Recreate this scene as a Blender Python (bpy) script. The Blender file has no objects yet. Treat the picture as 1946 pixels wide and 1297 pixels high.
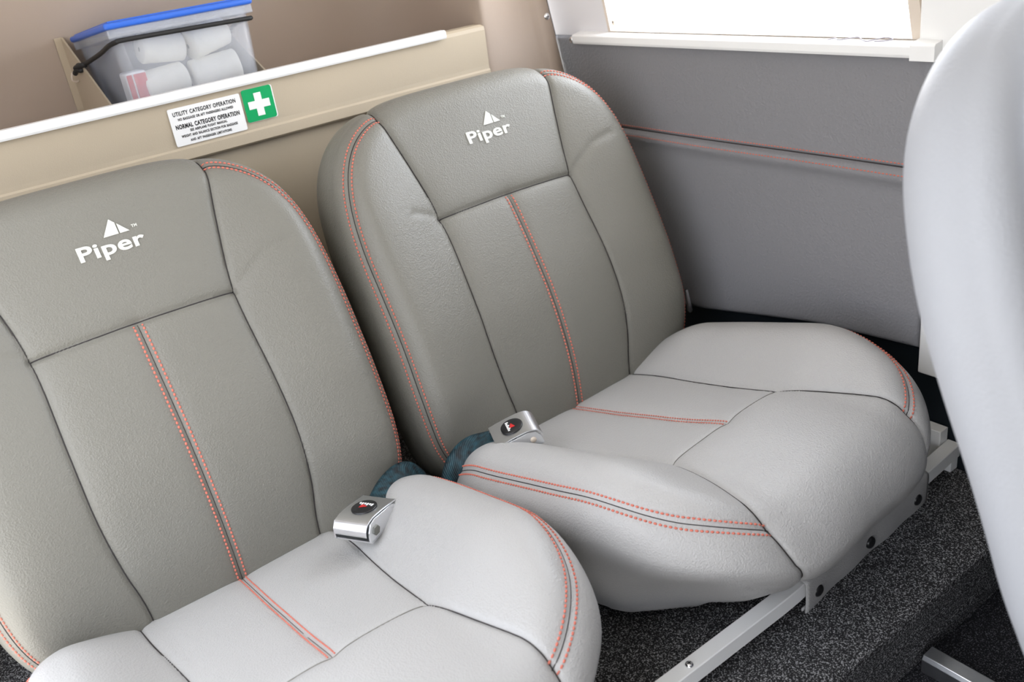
import bpy, bmesh, math, random
import numpy as np
from mathutils import Vector, Matrix
random.seed(4); rng = np.random.default_rng(4)
PI = math.pi
sc = bpy.context.scene
C = sc.collection

# ------------------------------------------------------------------ camera
cd = bpy.data.cameras.new('camera'); cam = bpy.data.objects.new('camera', cd); C.objects.link(cam)
Rc = Matrix(((0.793861156, -0.592981623, -0.134748876),
             (-0.356339711, -0.274070791, -0.893256521),
             (0.492753971, 0.757138030, -0.428877055)))       # rows: right, down, forward
m = Matrix((Rc[0], -Rc[1], -Rc[2])).transposed().to_4x4()
m.translation = Vector((0, 0, 1.0))
cam.matrix_world = m
cd.sensor_width = 36; cd.lens = 1738.76 / 1946 * 36
cd.clip_start = .02
cd.dof.use_dof = True; cd.dof.focus_distance = 1.05; cd.dof.aperture_fstop = 6.5
sc.camera = cam

# ------------------------------------------------------------------ light
sc.view_settings.view_transform = 'Standard'; sc.view_settings.look = 'None'
sc.view_settings.gamma = 1; sc.view_settings.use_curve_mapping = False
sc.view_settings.exposure = -0.18
w = bpy.data.worlds.new('sky'); sc.world = w; w.use_nodes = True
nt = w.node_tree; nt.nodes.clear()
wo = nt.nodes.new('ShaderNodeOutputWorld'); bg = nt.nodes.new('ShaderNodeBackground')
tc = nt.nodes.new('ShaderNodeTexCoord'); sx = nt.nodes.new('ShaderNodeSeparateXYZ'); cr = nt.nodes.new('ShaderNodeValToRGB')
nt.links.new(tc.outputs['Generated'], sx.inputs[0]); nt.links.new(sx.outputs['Z'], cr.inputs[0])
cr.color_ramp.elements[0].position = 0.0; cr.color_ramp.elements[0].color = (1.0, .96, .90, 1)    # sunlit apron below the horizon
cr.color_ramp.elements[1].position = .06; cr.color_ramp.elements[1].color = (.95, 1.0, 1.10, 1)     # bright overcast sky
ax = nt.nodes.new('ShaderNodeMapRange'); ax.inputs[1].default_value = -1; ax.inputs[2].default_value = 1      # the sun side of the sky, beyond the window, is brighter
ax.inputs[3].default_value = 3.1; ax.inputs[4].default_value = 13.0
nt.links.new(sx.outputs['X'], ax.inputs[0]); nt.links.new(ax.outputs[0], bg.inputs[1]); nt.links.new(cr.outputs[0], bg.inputs[0]); bg.inputs[1].default_value = 5.5
nt.links.new(bg.outputs[0], wo.inputs[0])

def portal(name, loc, direction, sx_, sy_):
    l = bpy.data.lights.new(name, 'AREA'); l.shape = 'RECTANGLE'; l.size = sx_; l.size_y = sy_; l.cycles.is_portal = True
    o = bpy.data.objects.new(name, l); C.objects.link(o); o.location = loc
    o.rotation_euler = Vector(direction).to_track_quat('-Z', 'Z').to_euler()
# daylight comes in through the cabin openings, one of them added (y, z extents of each one)
RIGHT_OPEN = ((.586, 1.19, .798, 1.21), (-.10, .34, .86, 1.22))
LEFT_OPEN = ((.16, .96, .10, 1.30), (-.50, .14, .17, .62))  # second, low opening is added to light cushion side, tube and carpet
for k, (y0_, y1_, z0_, z1_) in enumerate(RIGHT_OPEN): portal('right_daylight', (1.03, (y0_+y1_)/2, (z0_+z1_)/2), (-1, 0, 0), y1_-y0_, z1_-z0_)
for k, (y0_, y1_, z0_, z1_) in enumerate(LEFT_OPEN): portal('left_daylight', (-.17, (y0_+y1_)/2, (z0_+z1_)/2), (1, 0, 0), y1_-y0_, z1_-z0_)

# ------------------------------------------------------------------ materials
def srgb(r, g, b):
    f = lambda c: (c/255/12.92) if c/255 <= .04045 else ((c/255+.055)/1.055)**2.4
    return (f(r), f(g), f(b), 1)
def mat(name, col, rough=.5, metal=0, bump=None, spec=.5, var=None, coat=0):
    m = bpy.data.materials.new(name); m.use_nodes = True; t = m.node_tree; b = t.nodes['Principled BSDF']
    b.inputs['Base Color'].default_value = col; b.inputs['Roughness'].default_value = rough
    b.inputs['Metallic'].default_value = metal; b.inputs['Specular IOR Level'].default_value = spec
    b.inputs['Coat Weight'].default_value = coat
    tcn = t.nodes.new('ShaderNodeTexCoord')
    if bump:
        scale, strength, kind = bump
        if kind == 'leather':
            v = t.nodes.new('ShaderNodeTexVoronoi'); v.feature = 'F1'; v.inputs['Scale'].default_value = scale
            n = t.nodes.new('ShaderNodeTexNoise'); n.inputs['Scale'].default_value = scale*.45; n.inputs['Detail'].default_value = 3
            t.links.new(tcn.outputs['Object'], n.inputs['Vector'])
            mx = t.nodes.new('ShaderNodeMix'); mx.data_type = 'RGBA'; mx.blend_type = 'ADD'; mx.inputs[0].default_value = .004
            t.links.new(tcn.outputs['Object'], mx.inputs[6]); t.links.new(n.outputs['Color'], mx.inputs[7])
            t.links.new(mx.outputs[2], v.inputs['Vector'])
            h1 = v.outputs['Distance']
            ad = t.nodes.new('ShaderNodeMath'); ad.operation = 'MULTIPLY_ADD'; ad.inputs[1].default_value = .8
            t.links.new(n.outputs['Fac'], ad.inputs[0]); t.links.new(h1, ad.inputs[2]); h = ad.outputs[0]
        else:
            n = t.nodes.new('ShaderNodeTexNoise'); n.inputs['Scale'].default_value = scale; n.inputs['Detail'].default_value = 4
            t.links.new(tcn.outputs['Object'], n.inputs['Vector']); h = n.outputs['Fac']
        bp = t.nodes.new('ShaderNodeBump'); bp.inputs['Strength'].default_value = strength; bp.inputs['Distance'].default_value = .0007 if kind == 'leather' else .001
        t.links.new(h, bp.inputs['Height']); t.links.new(bp.outputs[0], b.inputs['Normal'])
    if var:
        c2, vs, lo, hi = var
        n2 = t.nodes.new('ShaderNodeTexNoise'); n2.inputs['Scale'].default_value = vs; n2.inputs['Detail'].default_value = 3
        t.links.new(tcn.outputs['Object'], n2.inputs['Vector'])
        r = t.nodes.new('ShaderNodeValToRGB'); r.color_ramp.elements[0].position = lo; r.color_ramp.elements[1].position = hi
        r.color_ramp.elements[0].color = col; r.color_ramp.elements[1].color = c2
        t.links.new(n2.outputs['Fac'], r.inputs[0]); t.links.new(r.outputs[0], b.inputs['Base Color'])
    return m
LEATHER = mat('shaded_grey_leather', (.182, .175, .150, 1), .45, bump=(520, .55, 'leather'), spec=.45)  # seat leather darkened for the backrests; their shade is in the colour
CUSHION_LEATHER = mat('lit_grey_leather', (.425, .418, .410, 1), .40, bump=(520, .55, 'leather'), spec=.5)  # same leather made paler for cushions; their stronger light is in the colour
LEATHER_FRONT = mat('pale_grey_leather', (.39, .405, .44, 1), .5, bump=(420, .3, 'leather'), spec=.3)
PANEL = mat('dark_grey_vinyl', (.23, .228, .24, 1), .5, bump=(300, .6, 'leather'), spec=.35)
DARK_THREAD = mat('charcoal_thread', (.035, .03, .03, 1), .8)
PINK_THREAD = mat('coral_thread', srgb(206, 116, 98), .75)
WHITE_THREAD = mat('ivory_thread', (.66, .66, .61, 1), .5, bump=(900, .5, 'noise'))
BEIGE = mat('beige_plastic', srgb(184, 170, 148), .5, bump=(700, .15, 'noise'), spec=.4)
BROWN = mat('taupe_plastic', srgb(170, 154, 140), .6, bump=(700, .15, 'noise'), spec=.3)
WHITE = mat('white_paint', (.88, .88, .87, 1), .3)
CREAM = mat('cream_plastic', (.64, .55, .46, 1), .4)
LAV = mat('pale_grey_panel', (.74, .73, .75, 1), .5)
HEADLINER = mat('white_headliner', (.86, .85, .83, 1), .8)
CHROME = mat('polished_steel', (.82, .82, .83, 1), .16, 1)
STEEL = mat('brushed_steel', (.80, .81, .83, 1), .3, 1, bump=(200, .1, 'noise'))
BOLTM = mat('dull_steel_bolt', (.22, .22, .20, 1), .45, 1)
BLACK = mat('black_plastic', (.012, .012, .013, 1), .3)
RUBBER = mat('black_cord', (.012, .012, .012, 1), .6)
STICKW = mat('white_sticker', (.88, .87, .85, 1), .4)
STICKG = mat('green_sticker', srgb(0, 160, 92), .35)
INK = mat('black_ink', (.015, .015, .015, 1), .5)
RED = mat('red_print', srgb(205, 50, 62), .5)
REDINK = mat('red_enamel', srgb(190, 40, 40), .4)
BLUE = mat('blue_plastic', srgb(52, 104, 205), .35)
GAUZE = mat('white_gauze', (.90, .86, .75, 1), .9, bump=(500, .5, 'noise'))
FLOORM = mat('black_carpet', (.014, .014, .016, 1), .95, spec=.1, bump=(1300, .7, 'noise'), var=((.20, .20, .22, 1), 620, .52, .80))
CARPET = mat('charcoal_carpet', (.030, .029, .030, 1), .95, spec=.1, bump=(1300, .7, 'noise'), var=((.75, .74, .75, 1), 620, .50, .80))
LINING = mat('dark_lining', (.008, .012, .016, 1), .9, spec=.2)
def webbing():
    m = mat('teal_webbing', srgb(28, 52, 60), .55, spec=.4)
    t = m.node_tree; b = t.nodes['Principled BSDF']; u = t.nodes.new('ShaderNodeUVMap')
    wv = t.nodes.new('ShaderNodeTexWave'); wv.wave_type = 'BANDS'; wv.bands_direction = 'DIAGONAL'; wv.inputs['Scale'].default_value = 180
    t.links.new(u.outputs[0], wv.inputs['Vector'])
    n = t.nodes.new('ShaderNodeTexNoise'); n.inputs['Scale'].default_value = 110; n.inputs['Detail'].default_value = 5
    t.links.new(u.outputs[0], n.inputs['Vector'])
    r = t.nodes.new('ShaderNodeValToRGB'); r.color_ramp.elements[0].position = .35; r.color_ramp.elements[1].position = .7
    r.color_ramp.elements[0].color = srgb(10, 17, 22); r.color_ramp.elements[1].color = srgb(36, 72, 82)
    t.links.new(n.outputs['Fac'], r.inputs[0]); t.links.new(r.outputs[0], b.inputs['Base Color'])
    bp = t.nodes.new('ShaderNodeBump'); bp.inputs['Strength'].default_value = .5; bp.inputs['Distance'].default_value = .0005
    t.links.new(wv.outputs['Fac'], bp.inputs['Height']); t.links.new(bp.outputs[0], b.inputs['Normal'])
    return m
WEB = webbing()
def clear_plastic():
    m = bpy.data.materials.new('clouded_clear_plastic'); m.use_nodes = True; t = m.node_tree; t.nodes.clear()
    o = t.nodes.new('ShaderNodeOutputMaterial'); tr = t.nodes.new('ShaderNodeBsdfTransparent'); tr.inputs[0].default_value = (.95, .96, .98, 1)
    g = t.nodes.new('ShaderNodeBsdfPrincipled'); g.inputs['Base Color'].default_value = (.78, .80, .84, 1); g.inputs['Roughness'].default_value = .18
    mx = t.nodes.new('ShaderNodeMixShader'); n = t.nodes.new('ShaderNodeTexNoise'); n.inputs['Scale'].default_value = 22
    tcn = t.nodes.new('ShaderNodeTexCoord'); t.links.new(tcn.outputs['Object'], n.inputs['Vector'])
    r = t.nodes.new('ShaderNodeMapRange'); r.inputs[3].default_value = .08; r.inputs[4].default_value = .36
    t.links.new(n.outputs['Fac'], r.inputs[0]); t.links.new(r.outputs[0], mx.inputs[0])
    t.links.new(tr.outputs[0], mx.inputs[1]); t.links.new(g.outputs[0], mx.inputs[2]); t.links.new(mx.outputs[0], o.inputs[0])
    return m
CLEAR = clear_plastic()
def window_glass():
    m = bpy.data.materials.new('window_acrylic'); m.use_nodes = True; t = m.node_tree; t.nodes.clear()
    o = t.nodes.new('ShaderNodeOutputMaterial'); tr = t.nodes.new('ShaderNodeBsdfTransparent'); tr.inputs[0].default_value = (.97, .98, .98, 1)
    g = t.nodes.new('ShaderNodeBsdfGlossy'); g.inputs['Roughness'].default_value = .03
    mx = t.nodes.new('ShaderNodeMixShader'); mx.inputs[0].default_value = .05
    t.links.new(tr.outputs[0], mx.inputs[1]); t.links.new(g.outputs[0], mx.inputs[2]); t.links.new(mx.outputs[0], o.inputs[0])
    return m
GLASS = window_glass()

# ------------------------------------------------------------------ helpers
def thing(name, label, cat, loc=(0, 0, 0), group=None):
    o = bpy.data.objects.new(name, None); C.objects.link(o); o.location = loc; o.empty_display_size = .05
    o['label'] = label; o['category'] = cat
    if group: o['group'] = group
    return o
def tag(o, label, cat, group=None):
    o['label'] = label; o['category'] = cat
    if group: o['group'] = group
    return o
def link(name, me, mt, parent=None, smooth=True, label=None):
    o = bpy.data.objects.new(name, me); C.objects.link(o)
    if mt and not me.materials: me.materials.append(mt)
    if smooth: me.polygons.foreach_set('use_smooth', [True]*len(me.polygons))
    if parent:
        o.parent = parent
        q = parent; off = Vector()
        while q: off += q.location; q = q.parent
        o.location = -off                       # meshes are written in world coordinates
    if label: o['label'] = label
    return o
def raw(name, V, F, mt, parent=None, smooth=True, label=None):
    me = bpy.data.meshes.new(name); me.from_pydata([tuple(map(float, v)) for v in V], [], F); me.update()
    return link(name, me, mt, parent, smooth, label)
def struct(o): o['kind'] = 'structure'; return o
def bmo(name, bm, mt, parent=None, smooth=False, label=None):
    me = bpy.data.meshes.new(name); bm.to_mesh(me); bm.free()
    o = link(name, me, mt, parent, smooth, label); return o
def bbox(bm, lo, hi, bev=0, seg=2, M=None):
    r = bmesh.ops.create_cube(bm, size=1); vs = r['verts']
    for v in vs: v.co = Vector([(lo[i]+hi[i])/2 + v.co[i]*(hi[i]-lo[i]) for i in range(3)])
    if bev:
        es = list({e for v in vs for e in v.link_edges})
        rr = bmesh.ops.bevel(bm, geom=es, offset=bev, segments=seg, affect='EDGES', profile=.5)
        vs = list({v for f in rr['faces'] for v in f.verts} | {v for v in vs if v.is_valid})
    if M is not None:
        for v in vs: v.co = M @ v.co
    return vs
def box(name, lo, hi, mt, parent=None, bev=.002, M=None, label=None):
    bm = bmesh.new(); bbox(bm, lo, hi, bev, 2, M); return bmo(name, bm, mt, parent, False, label)
def prism(name, poly, axis, a0, a1, mt, parent=None, bev=0, label=None):
    """extrude a polygon given in the two other axes along axis"""
    bm = bmesh.new()
    def P(p, a): q = list(p); q.insert(axis, a); return q
    v0 = [bm.verts.new(P(p, a0)) for p in poly]; v1 = [bm.verts.new(P(p, a1)) for p in poly]
    n = len(poly); bm.faces.new(v0[::-1]); bm.faces.new(v1)
    for i in range(n): bm.faces.new((v0[i], v0[(i+1) % n], v1[(i+1) % n], v1[i]))
    bmesh.ops.recalc_face_normals(bm, faces=bm.faces)
    if bev: bmesh.ops.bevel(bm, geom=list(bm.edges), offset=bev, segments=2, affect='EDGES', profile=.5)
    return bmo(name, bm, mt, parent, False, label)
def tube(name, pts, r, mt, parent=None, n=8, label=None, closed=False):
    pts = [Vector(p) for p in pts]; V = []; F = []; L = len(pts)
    up = Vector((0, 0, 1))
    for i, p in enumerate(pts):
        d = (pts[min(i+1, L-1)] - pts[max(i-1, 0)]).normalized()
        a = d.cross(up); a = a.normalized() if a.length > 1e-4 else Vector((1, 0, 0)); b = d.cross(a)
        rr = r[i] if isinstance(r, (list, tuple)) else r
        for k in range(n):
            t = 2*PI*k/n; V.append(p + rr*(math.cos(t)*a + math.sin(t)*b))
    for i in range(L-1):
        for k in range(n):
            F.append((i*n+k, i*n+(k+1) % n, (i+1)*n+(k+1) % n, (i+1)*n+k))
    F.append(tuple(range(n))[::-1]); F.append(tuple((L-1)*n+k for k in range(n)))
    return raw(name, V, F, mt, parent, True, label)
def lathe(prof, M, n=20):
    V = []; F = []
    for (r, z) in prof:
        for k in range(n): V.append(M @ Vector((r*math.cos(2*PI*k/n), r*math.sin(2*PI*k/n), z)))
    for i in range(len(prof)-1):
        for k in range(n): F.append((i*n+k, i*n+(k+1) % n, (i+1)*n+(k+1) % n, (i+1)*n+k))
    F.append(tuple((len(prof)-1)*n+k for k in range(n)))
    return V, F
def frame(o, z, x=None):
    z = Vector(z).normalized(); x = Vector(x) if x is not None else (Vector((1, 0, 0)) if abs(z.x) < .9 else Vector((0, 1, 0)))
    y = z.cross(x).normalized(); x = y.cross(z).normalized()
    M = Matrix((x, y, z)).transposed().to_4x4(); M.translation = Vector(o); return M
def catmull(P, n=8):
    P = [np.array(p, float) for p in P]; P = [2*P[0]-P[1]] + P + [2*P[-1]-P[-2]]; out = []
    for i in range(1, len(P)-2):
        for k in range(n):
            t = k/n; a, b, c, d = P[i-1:i+3]
            out.append(.5*((2*b)+(-a+c)*t+(2*a-5*b+4*c-d)*t*t+(-a+3*b-3*c+d)*t**3))
    out.append(P[-2]); return np.array(out)
def resample(P, step):
    P = np.array(P, float); d = np.r_[0, np.cumsum(np.linalg.norm(np.diff(P, axis=0), axis=1))]
    n = max(2, int(round(d[-1]/step))+1); s = np.linspace(0, d[-1], n)
    return np.stack([np.interp(s, d, P[:, k]) for k in range(P.shape[1])], 1)
def sstep(x, a, b): t = np.clip((x-a)/(b-a), 0, 1); return t*t*(3-2*t)

# ------------------------------------------------------------------ upholstered pad
class Pad:
    """Soft pad over a superellipse outline; (u, v) are metres measured along the leather from the pad's own origin."""
    def __init__(s, org, ev, ew, a, b, vc, n, rr, side, taper, relief, seams, zmin=None, wob=.0012, seed=0, yaw=0., pivot=None):
        s.o = np.array(org, float); s.ex = np.array([1., 0, 0]); s.ev = np.array(ev, float); s.ew = np.array(ew, float)
        if yaw:
            c_, s_ = math.cos(yaw), math.sin(yaw); Rz = np.array([[c_, -s_, 0], [s_, c_, 0], [0, 0, 1]]); pv = np.array(pivot)
            s.o = pv+Rz@(s.o-pv); s.ex, s.ev, s.ew = Rz@s.ex, Rz@s.ev, Rz@s.ew
        s.a, s.b, s.vc, s.n, s.rr, s.side, s.taper, s.relief, s.zmin = a, b, vc, n, rr, side, taper, relief, zmin
        s.seams = seams; s.wob = wob; s.ph = np.random.default_rng(seed).uniform(0, 6.28, (8, 3))
    def r_of(s, du, dv):
        n = np.where(dv > 0, s.n[0], s.n[1])
        return np.maximum((np.abs(du/s.a)**n + np.abs(dv/s.b)**n)**(1/n), 1e-9)
    def base(s, u, v):
        du = u; dv = v-s.vc; r = s.r_of(du, dv); ox, oy = du/r, dv/r; R = np.maximum(np.hypot(ox, oy), 1e-6); rr = s.rr; q4 = PI*rr/4
        E0 = R-rr+q4; e = (1-r)*E0
        ph = np.clip((q4-e)/rr, 0, PI/2)
        q = np.maximum(-e-q4, 0); qs = np.minimum(q, s.side); qb = q-qs
        inset = np.where(e > q4, e-q4+rr, rr*(1-np.sin(ph))) + s.taper(ox/R, oy/R, qs/s.side) + qb
        drop = rr*(1-np.cos(ph)) + qs + .012*np.tanh(qb/.012)
        k = 1-inset/R; px, py = ox*k, oy*k
        k = np.where(e > q4, r*E0/R, k); px, py = ox*k, oy*k
        w = s.relief(px, py+s.vc) - drop
        P = s.o + px[..., None]*s.ex + (py+s.vc)[..., None]*s.ev + w[..., None]*s.ew
        if s.zmin is not None: P[..., 2] = np.maximum(P[..., 2], s.zmin-.015*sstep(P[..., 1], .535, .56))      # rests on the tube, sags behind it
        return P
    def disp(s, u, v):
        d = np.zeros_like(u)
        for kind, poly in s.seams:
            dm = np.full(u.shape, 1.0)
            lo = poly.min(0)-.07; hi = poly.max(0)+.07
            msk = (u > lo[0]) & (u < hi[0]) & (v > lo[1]) & (v < hi[1])
            uu, vv = u[msk], v[msk]; best = np.full(uu.shape, 1.0)
            for i in range(len(poly)-1):
                p, q = poly[i], poly[i+1]; e = q-p; L = e@e
                if L < 1e-12: continue
                t = np.clip(((uu-p[0])*e[0]+(vv-p[1])*e[1])/L, 0, 1)
                best = np.minimum(best, np.hypot(uu-p[0]-t*e[0], vv-p[1]-t*e[1]))
            dm[msk] = best
            if kind == 'plain': d -= .0024*np.exp(-(dm/.0030)**2) + .0045*np.exp(-dm/.011)
            elif kind == 'soft': d -= .0007*np.exp(-(dm/.003)**2) + .0014*np.exp(-dm/.010)
            elif kind == 'double': d -= .0018*np.exp(-(dm/.0018)**2) + .0030*np.exp(-(np.maximum(dm-.004, 0)/.009))
            elif kind == 'wide': d -= .0016*np.exp(-(dm/.0018)**2) + .0022*np.exp(-(np.maximum(dm-.0055, 0)/.010))
            elif kind == 'faint': d -= .0013*np.exp(-(dm/.007)**2)
            elif kind == 'crease': d -= .0016*np.exp(-(dm/.006)**2)
        for i, ph in enumerate(s.ph):
            f = 14+7*i; d += s.wob*.5/(1+i*.5)*np.sin(f*u*math.cos(ph[0])+f*v*math.sin(ph[0])+ph[1]+1.3*np.sin(9*v+ph[2]))
        return d
    def surf(s, u, v, off=0.):
        u = np.asarray(u, float); v = np.asarray(v, float); h = 1e-4
        P = s.base(u, v); du = s.base(u+h, v)-s.base(u-h, v); dv = s.base(u, v+h)-s.base(u, v-h)
        N = np.cross(du, dv); sg = -1. if np.dot(np.cross(s.ex, s.ev), s.ew) < 0 else 1.
        N = sg*N/np.maximum(np.linalg.norm(N, axis=-1, keepdims=True), 1e-12)
        return P + (s.disp(u, v)+off)[..., None]*N, N
    def ring(s, r, t0, t1, n=200):
        """outline curve at r, angles measured from +u towards +v"""
        t = np.linspace(t0, t1, n); cu, cv = np.cos(t), np.sin(t); k = r/s.r_of(cu*1.0, cv*1.0)
        return np.stack([cu*k, cv*k+s.vc], 1)
    def mesh(s, name, mt, parent, N=340, rmax=1.6):
        g = np.linspace(-1, 1, N); S, T = np.meshgrid(g, g)
        U, V = S*s.a, T*s.b; mx = np.maximum(np.abs(S), np.abs(T)); r = s.r_of(U, V)
        k = np.where(mx > 0, mx/r, 1)*rmax
        P, _ = s.surf(U*k, V*k+s.vc)
        P = P.reshape(-1, 3); idx = np.arange(N*N).reshape(N, N)
        F = np.stack([idx[:-1, :-1], idx[:-1, 1:], idx[1:, 1:], idx[1:, :-1]], -1).reshape(-1, 4)
        if np.dot(np.cross(s.ex, s.ev), s.ew) < 0: F = F[:, ::-1]
        loop = np.r_[idx[0, :], idx[1:, -1], idx[-1, -2::-1], idx[-2:0:-1, 0]]
        me = bpy.data.meshes.new(name); me.vertices.add(len(P)); me.vertices.foreach_set('co', P.ravel())
        nf = len(F); nl = nf*4+len(loop); me.loops.add(nl); me.polygons.add(nf+1)
        me.loops.foreach_set('vertex_index', np.r_[F.ravel(), loop[::-1]])
        me.polygons.foreach_set('loop_start', np.r_[np.arange(nf)*4, nf*4])
        me.update(calc_edges=True); me.validate()
        return link(name, me, mt, parent)
    def thread(s, name, poly, mt, parent, r=.0008, off=.0003, label=None):
        p = resample(poly, .004); P, _ = s.surf(p[:, 0], p[:, 1], off); return tube(name, P, r, mt, parent, 6, label)
    def stitches(s, name, polys, mt, parent, pitch=.005, length=.0038, r=.00075, off=.0003, label=None):
        V = []; F = []
        for poly in polys:
            d = np.r_[0, np.cumsum(np.linalg.norm(np.diff(poly, axis=0), axis=1))]
            c = np.arange(pitch/2, d[-1], pitch)
            at = lambda x: np.stack([np.interp(x, d, poly[:, 0]), np.interp(x, d, poly[:, 1])], 1)
            A, B = at(c-length/2), at(c+length/2)
            PA, NA = s.surf(A[:, 0], A[:, 1], off); PB, _ = s.surf(B[:, 0], B[:, 1], off)
            for a, b, nn in zip(PA, PB, NA):
                t = (b-a)/max(np.linalg.norm(b-a), 1e-9); x = np.cross(t, nn); k0 = len(V); prof = ((0, .0), (.18, .85), (.5, 1.1), (.82, .85), (1, .0))
                for f, rad in prof:
                    c0 = a+(b-a)*f
                    if rad == 0: V.append(c0); continue
                    for j in range(6): V.append(c0+rad*r*(math.cos(j*PI/3)*x+math.sin(j*PI/3)*nn))
                for j in range(6):
                    F.append((k0, k0+1+(j+1) % 6, k0+1+j)); F.append((k0+19, k0+13+j, k0+13+(j+1) % 6))
                    for q in (0, 1):
                        o = k0+1+6*q; F.append((o+j, o+(j+1) % 6, o+6+(j+1) % 6, o+6+j))
        return raw(name, V, F, mt, parent, True, label)
def offset(poly, d):
    p = resample(poly, .003); t = np.gradient(p, axis=0); t /= np.maximum(np.linalg.norm(t, axis=1, keepdims=True), 1e-9)
    return p + d*np.stack([-t[:, 1], t[:, 0]], 1)

# ------------------------------------------------------------------ passenger seats
TH = math.radians(20); PHI = math.radians(14)
BUP = (0, math.sin(TH), math.cos(TH)); BNO = (0, -math.cos(TH), math.sin(TH))
CFW = (0, -math.cos(PHI), math.sin(PHI)); CNO = (0, math.sin(PHI), math.cos(PHI))
BK_T = catmull([(-.16, -.03), (-.08, -.012), (0, .014), (.05, .028), (.1, .036), (.15, .038), (.2, .034), (.3, .018), (.4, .005), (.5, -.004), (.6, -.008)], 24)
def relief_back(u, v):
    w0 = np.interp(v, BK_T[:, 0], BK_T[:, 1])
    q = np.abs(u)/.24
    return w0*(1-.34*q**3) + .021*sstep(np.abs(u), .10, .205)*(1-.6*sstep(np.abs(u), .20, .25))*sstep(v, -.02, .1)*(1-.5*sstep(v, .3, .44))
def taper_back(cx_, cy_, q): return -.004*np.sin(q*PI) + .012*q**3
def relief_cush(u, v):
    au = np.abs(u)
    return .044*sstep(au, .09, .19)*sstep(v, -.06, .10)*(1-.45*sstep(v, .26, .46)) + .012*sstep(v, .18, .42)*(1-sstep(au, .0, .2)) - .050*sstep(v, .28, .54)
def taper_cush(cx_, cy_, q):
    f = sstep(cy_, .1, .9); s_ = np.abs(cx_)**2*(1-f)
    g = 1.25*q*q/(q+.25)
    return .165*f*g + (.070*s_*sstep(cy_, -1.2, .4) + .03*sstep(np.abs(cx_*cy_)*2, .3, 1)*sstep(cy_, 0, .3))*g - .005*np.sin(q*PI)
def both(side): return np.array([(-x, y) for x, y in side]), np.array(side)
bl, br = both([(.103, -.10), (.103, .0), (.111, .06), (.116, .13), (.115, .21), (.112, .303), (.124, .38), (.140, .455), (.146, .50), (.146, .56)])
bl, br = catmull(bl, 6), catmull(br, 6)
cl, cr_ = both([(.122, -.06), (.116, .05), (.108, .15), (.101, .282), (.115, .35), (.132, .41), (.143, .458), (.150, .52), (.163, .60), (.172, .68)])
cl = np.vstack([catmull(cl[:4], 6), catmull(cl[3:], 6)[1:]]); cr_ = np.vstack([catmull(cr_[:4], 6), catmull(cr_[3:], 6)[1:]])
bcen = np.array([(0, -.06), (0, .15), (0, .303)]); ccen = np.array([(0, -.05), (0, .15), (0, .282)])
bcross = np.array([(-.112, .303), (0, .306), (.112, .303)]); ccross = np.array([(-.1, .282), (0, .284), (.1, .282)])

def make_pads(xc, ring_seed=0, yaw=0.):
    B = Pad((xc, .895, .363), BUP, BNO, .240, .262, .208, (3.5, 5.0), .036, .075, taper_back, relief_back, [], seed=1+ring_seed)
    # side seams run round the corner from the long seam at the top down to the foot
    a0 = math.atan2(.462-.208, .142)
    ringR = B.ring(1.0, a0, -1.25, 160); ringL = ringR*np.array([-1, 1])
    B.seams = [('plain', bl), ('plain', br), ('double', bcen), ('plain', bcross), ('wide', ringR), ('wide', ringL),
               ('crease', np.array([(.122, .31), (.16, .335), (.19, .34)])), ('crease', np.array([(-.122, .31), (-.15, .32)]))]
    Q = Pad((xc, .895, .363), CFW, CNO, .245, .246, .210, (3.0, 4.5), .050, .160, taper_cush, relief_cush, [], zmin=.3008, seed=7+ring_seed, yaw=yaw, pivot=(xc, .74, .36))
    a1 = math.atan2(.455-.21, .147)
    cR = Q.ring(1.0, a1, -1.1, 180); cL = cR*np.array([-1, 1])
    Q.seams = [('plain', cl), ('plain', cr_), ('double', ccen), ('soft', ccross), ('wide', cR), ('wide', cL),
               ('faint', np.array([(-.14, .53), (-.17, .52), (-.22, .49)])), ('faint', np.array([(-.13, .56), (-.18, .55), (-.25, .52)]))]
    return B, Q, ringR, ringL, cR, cL

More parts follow.
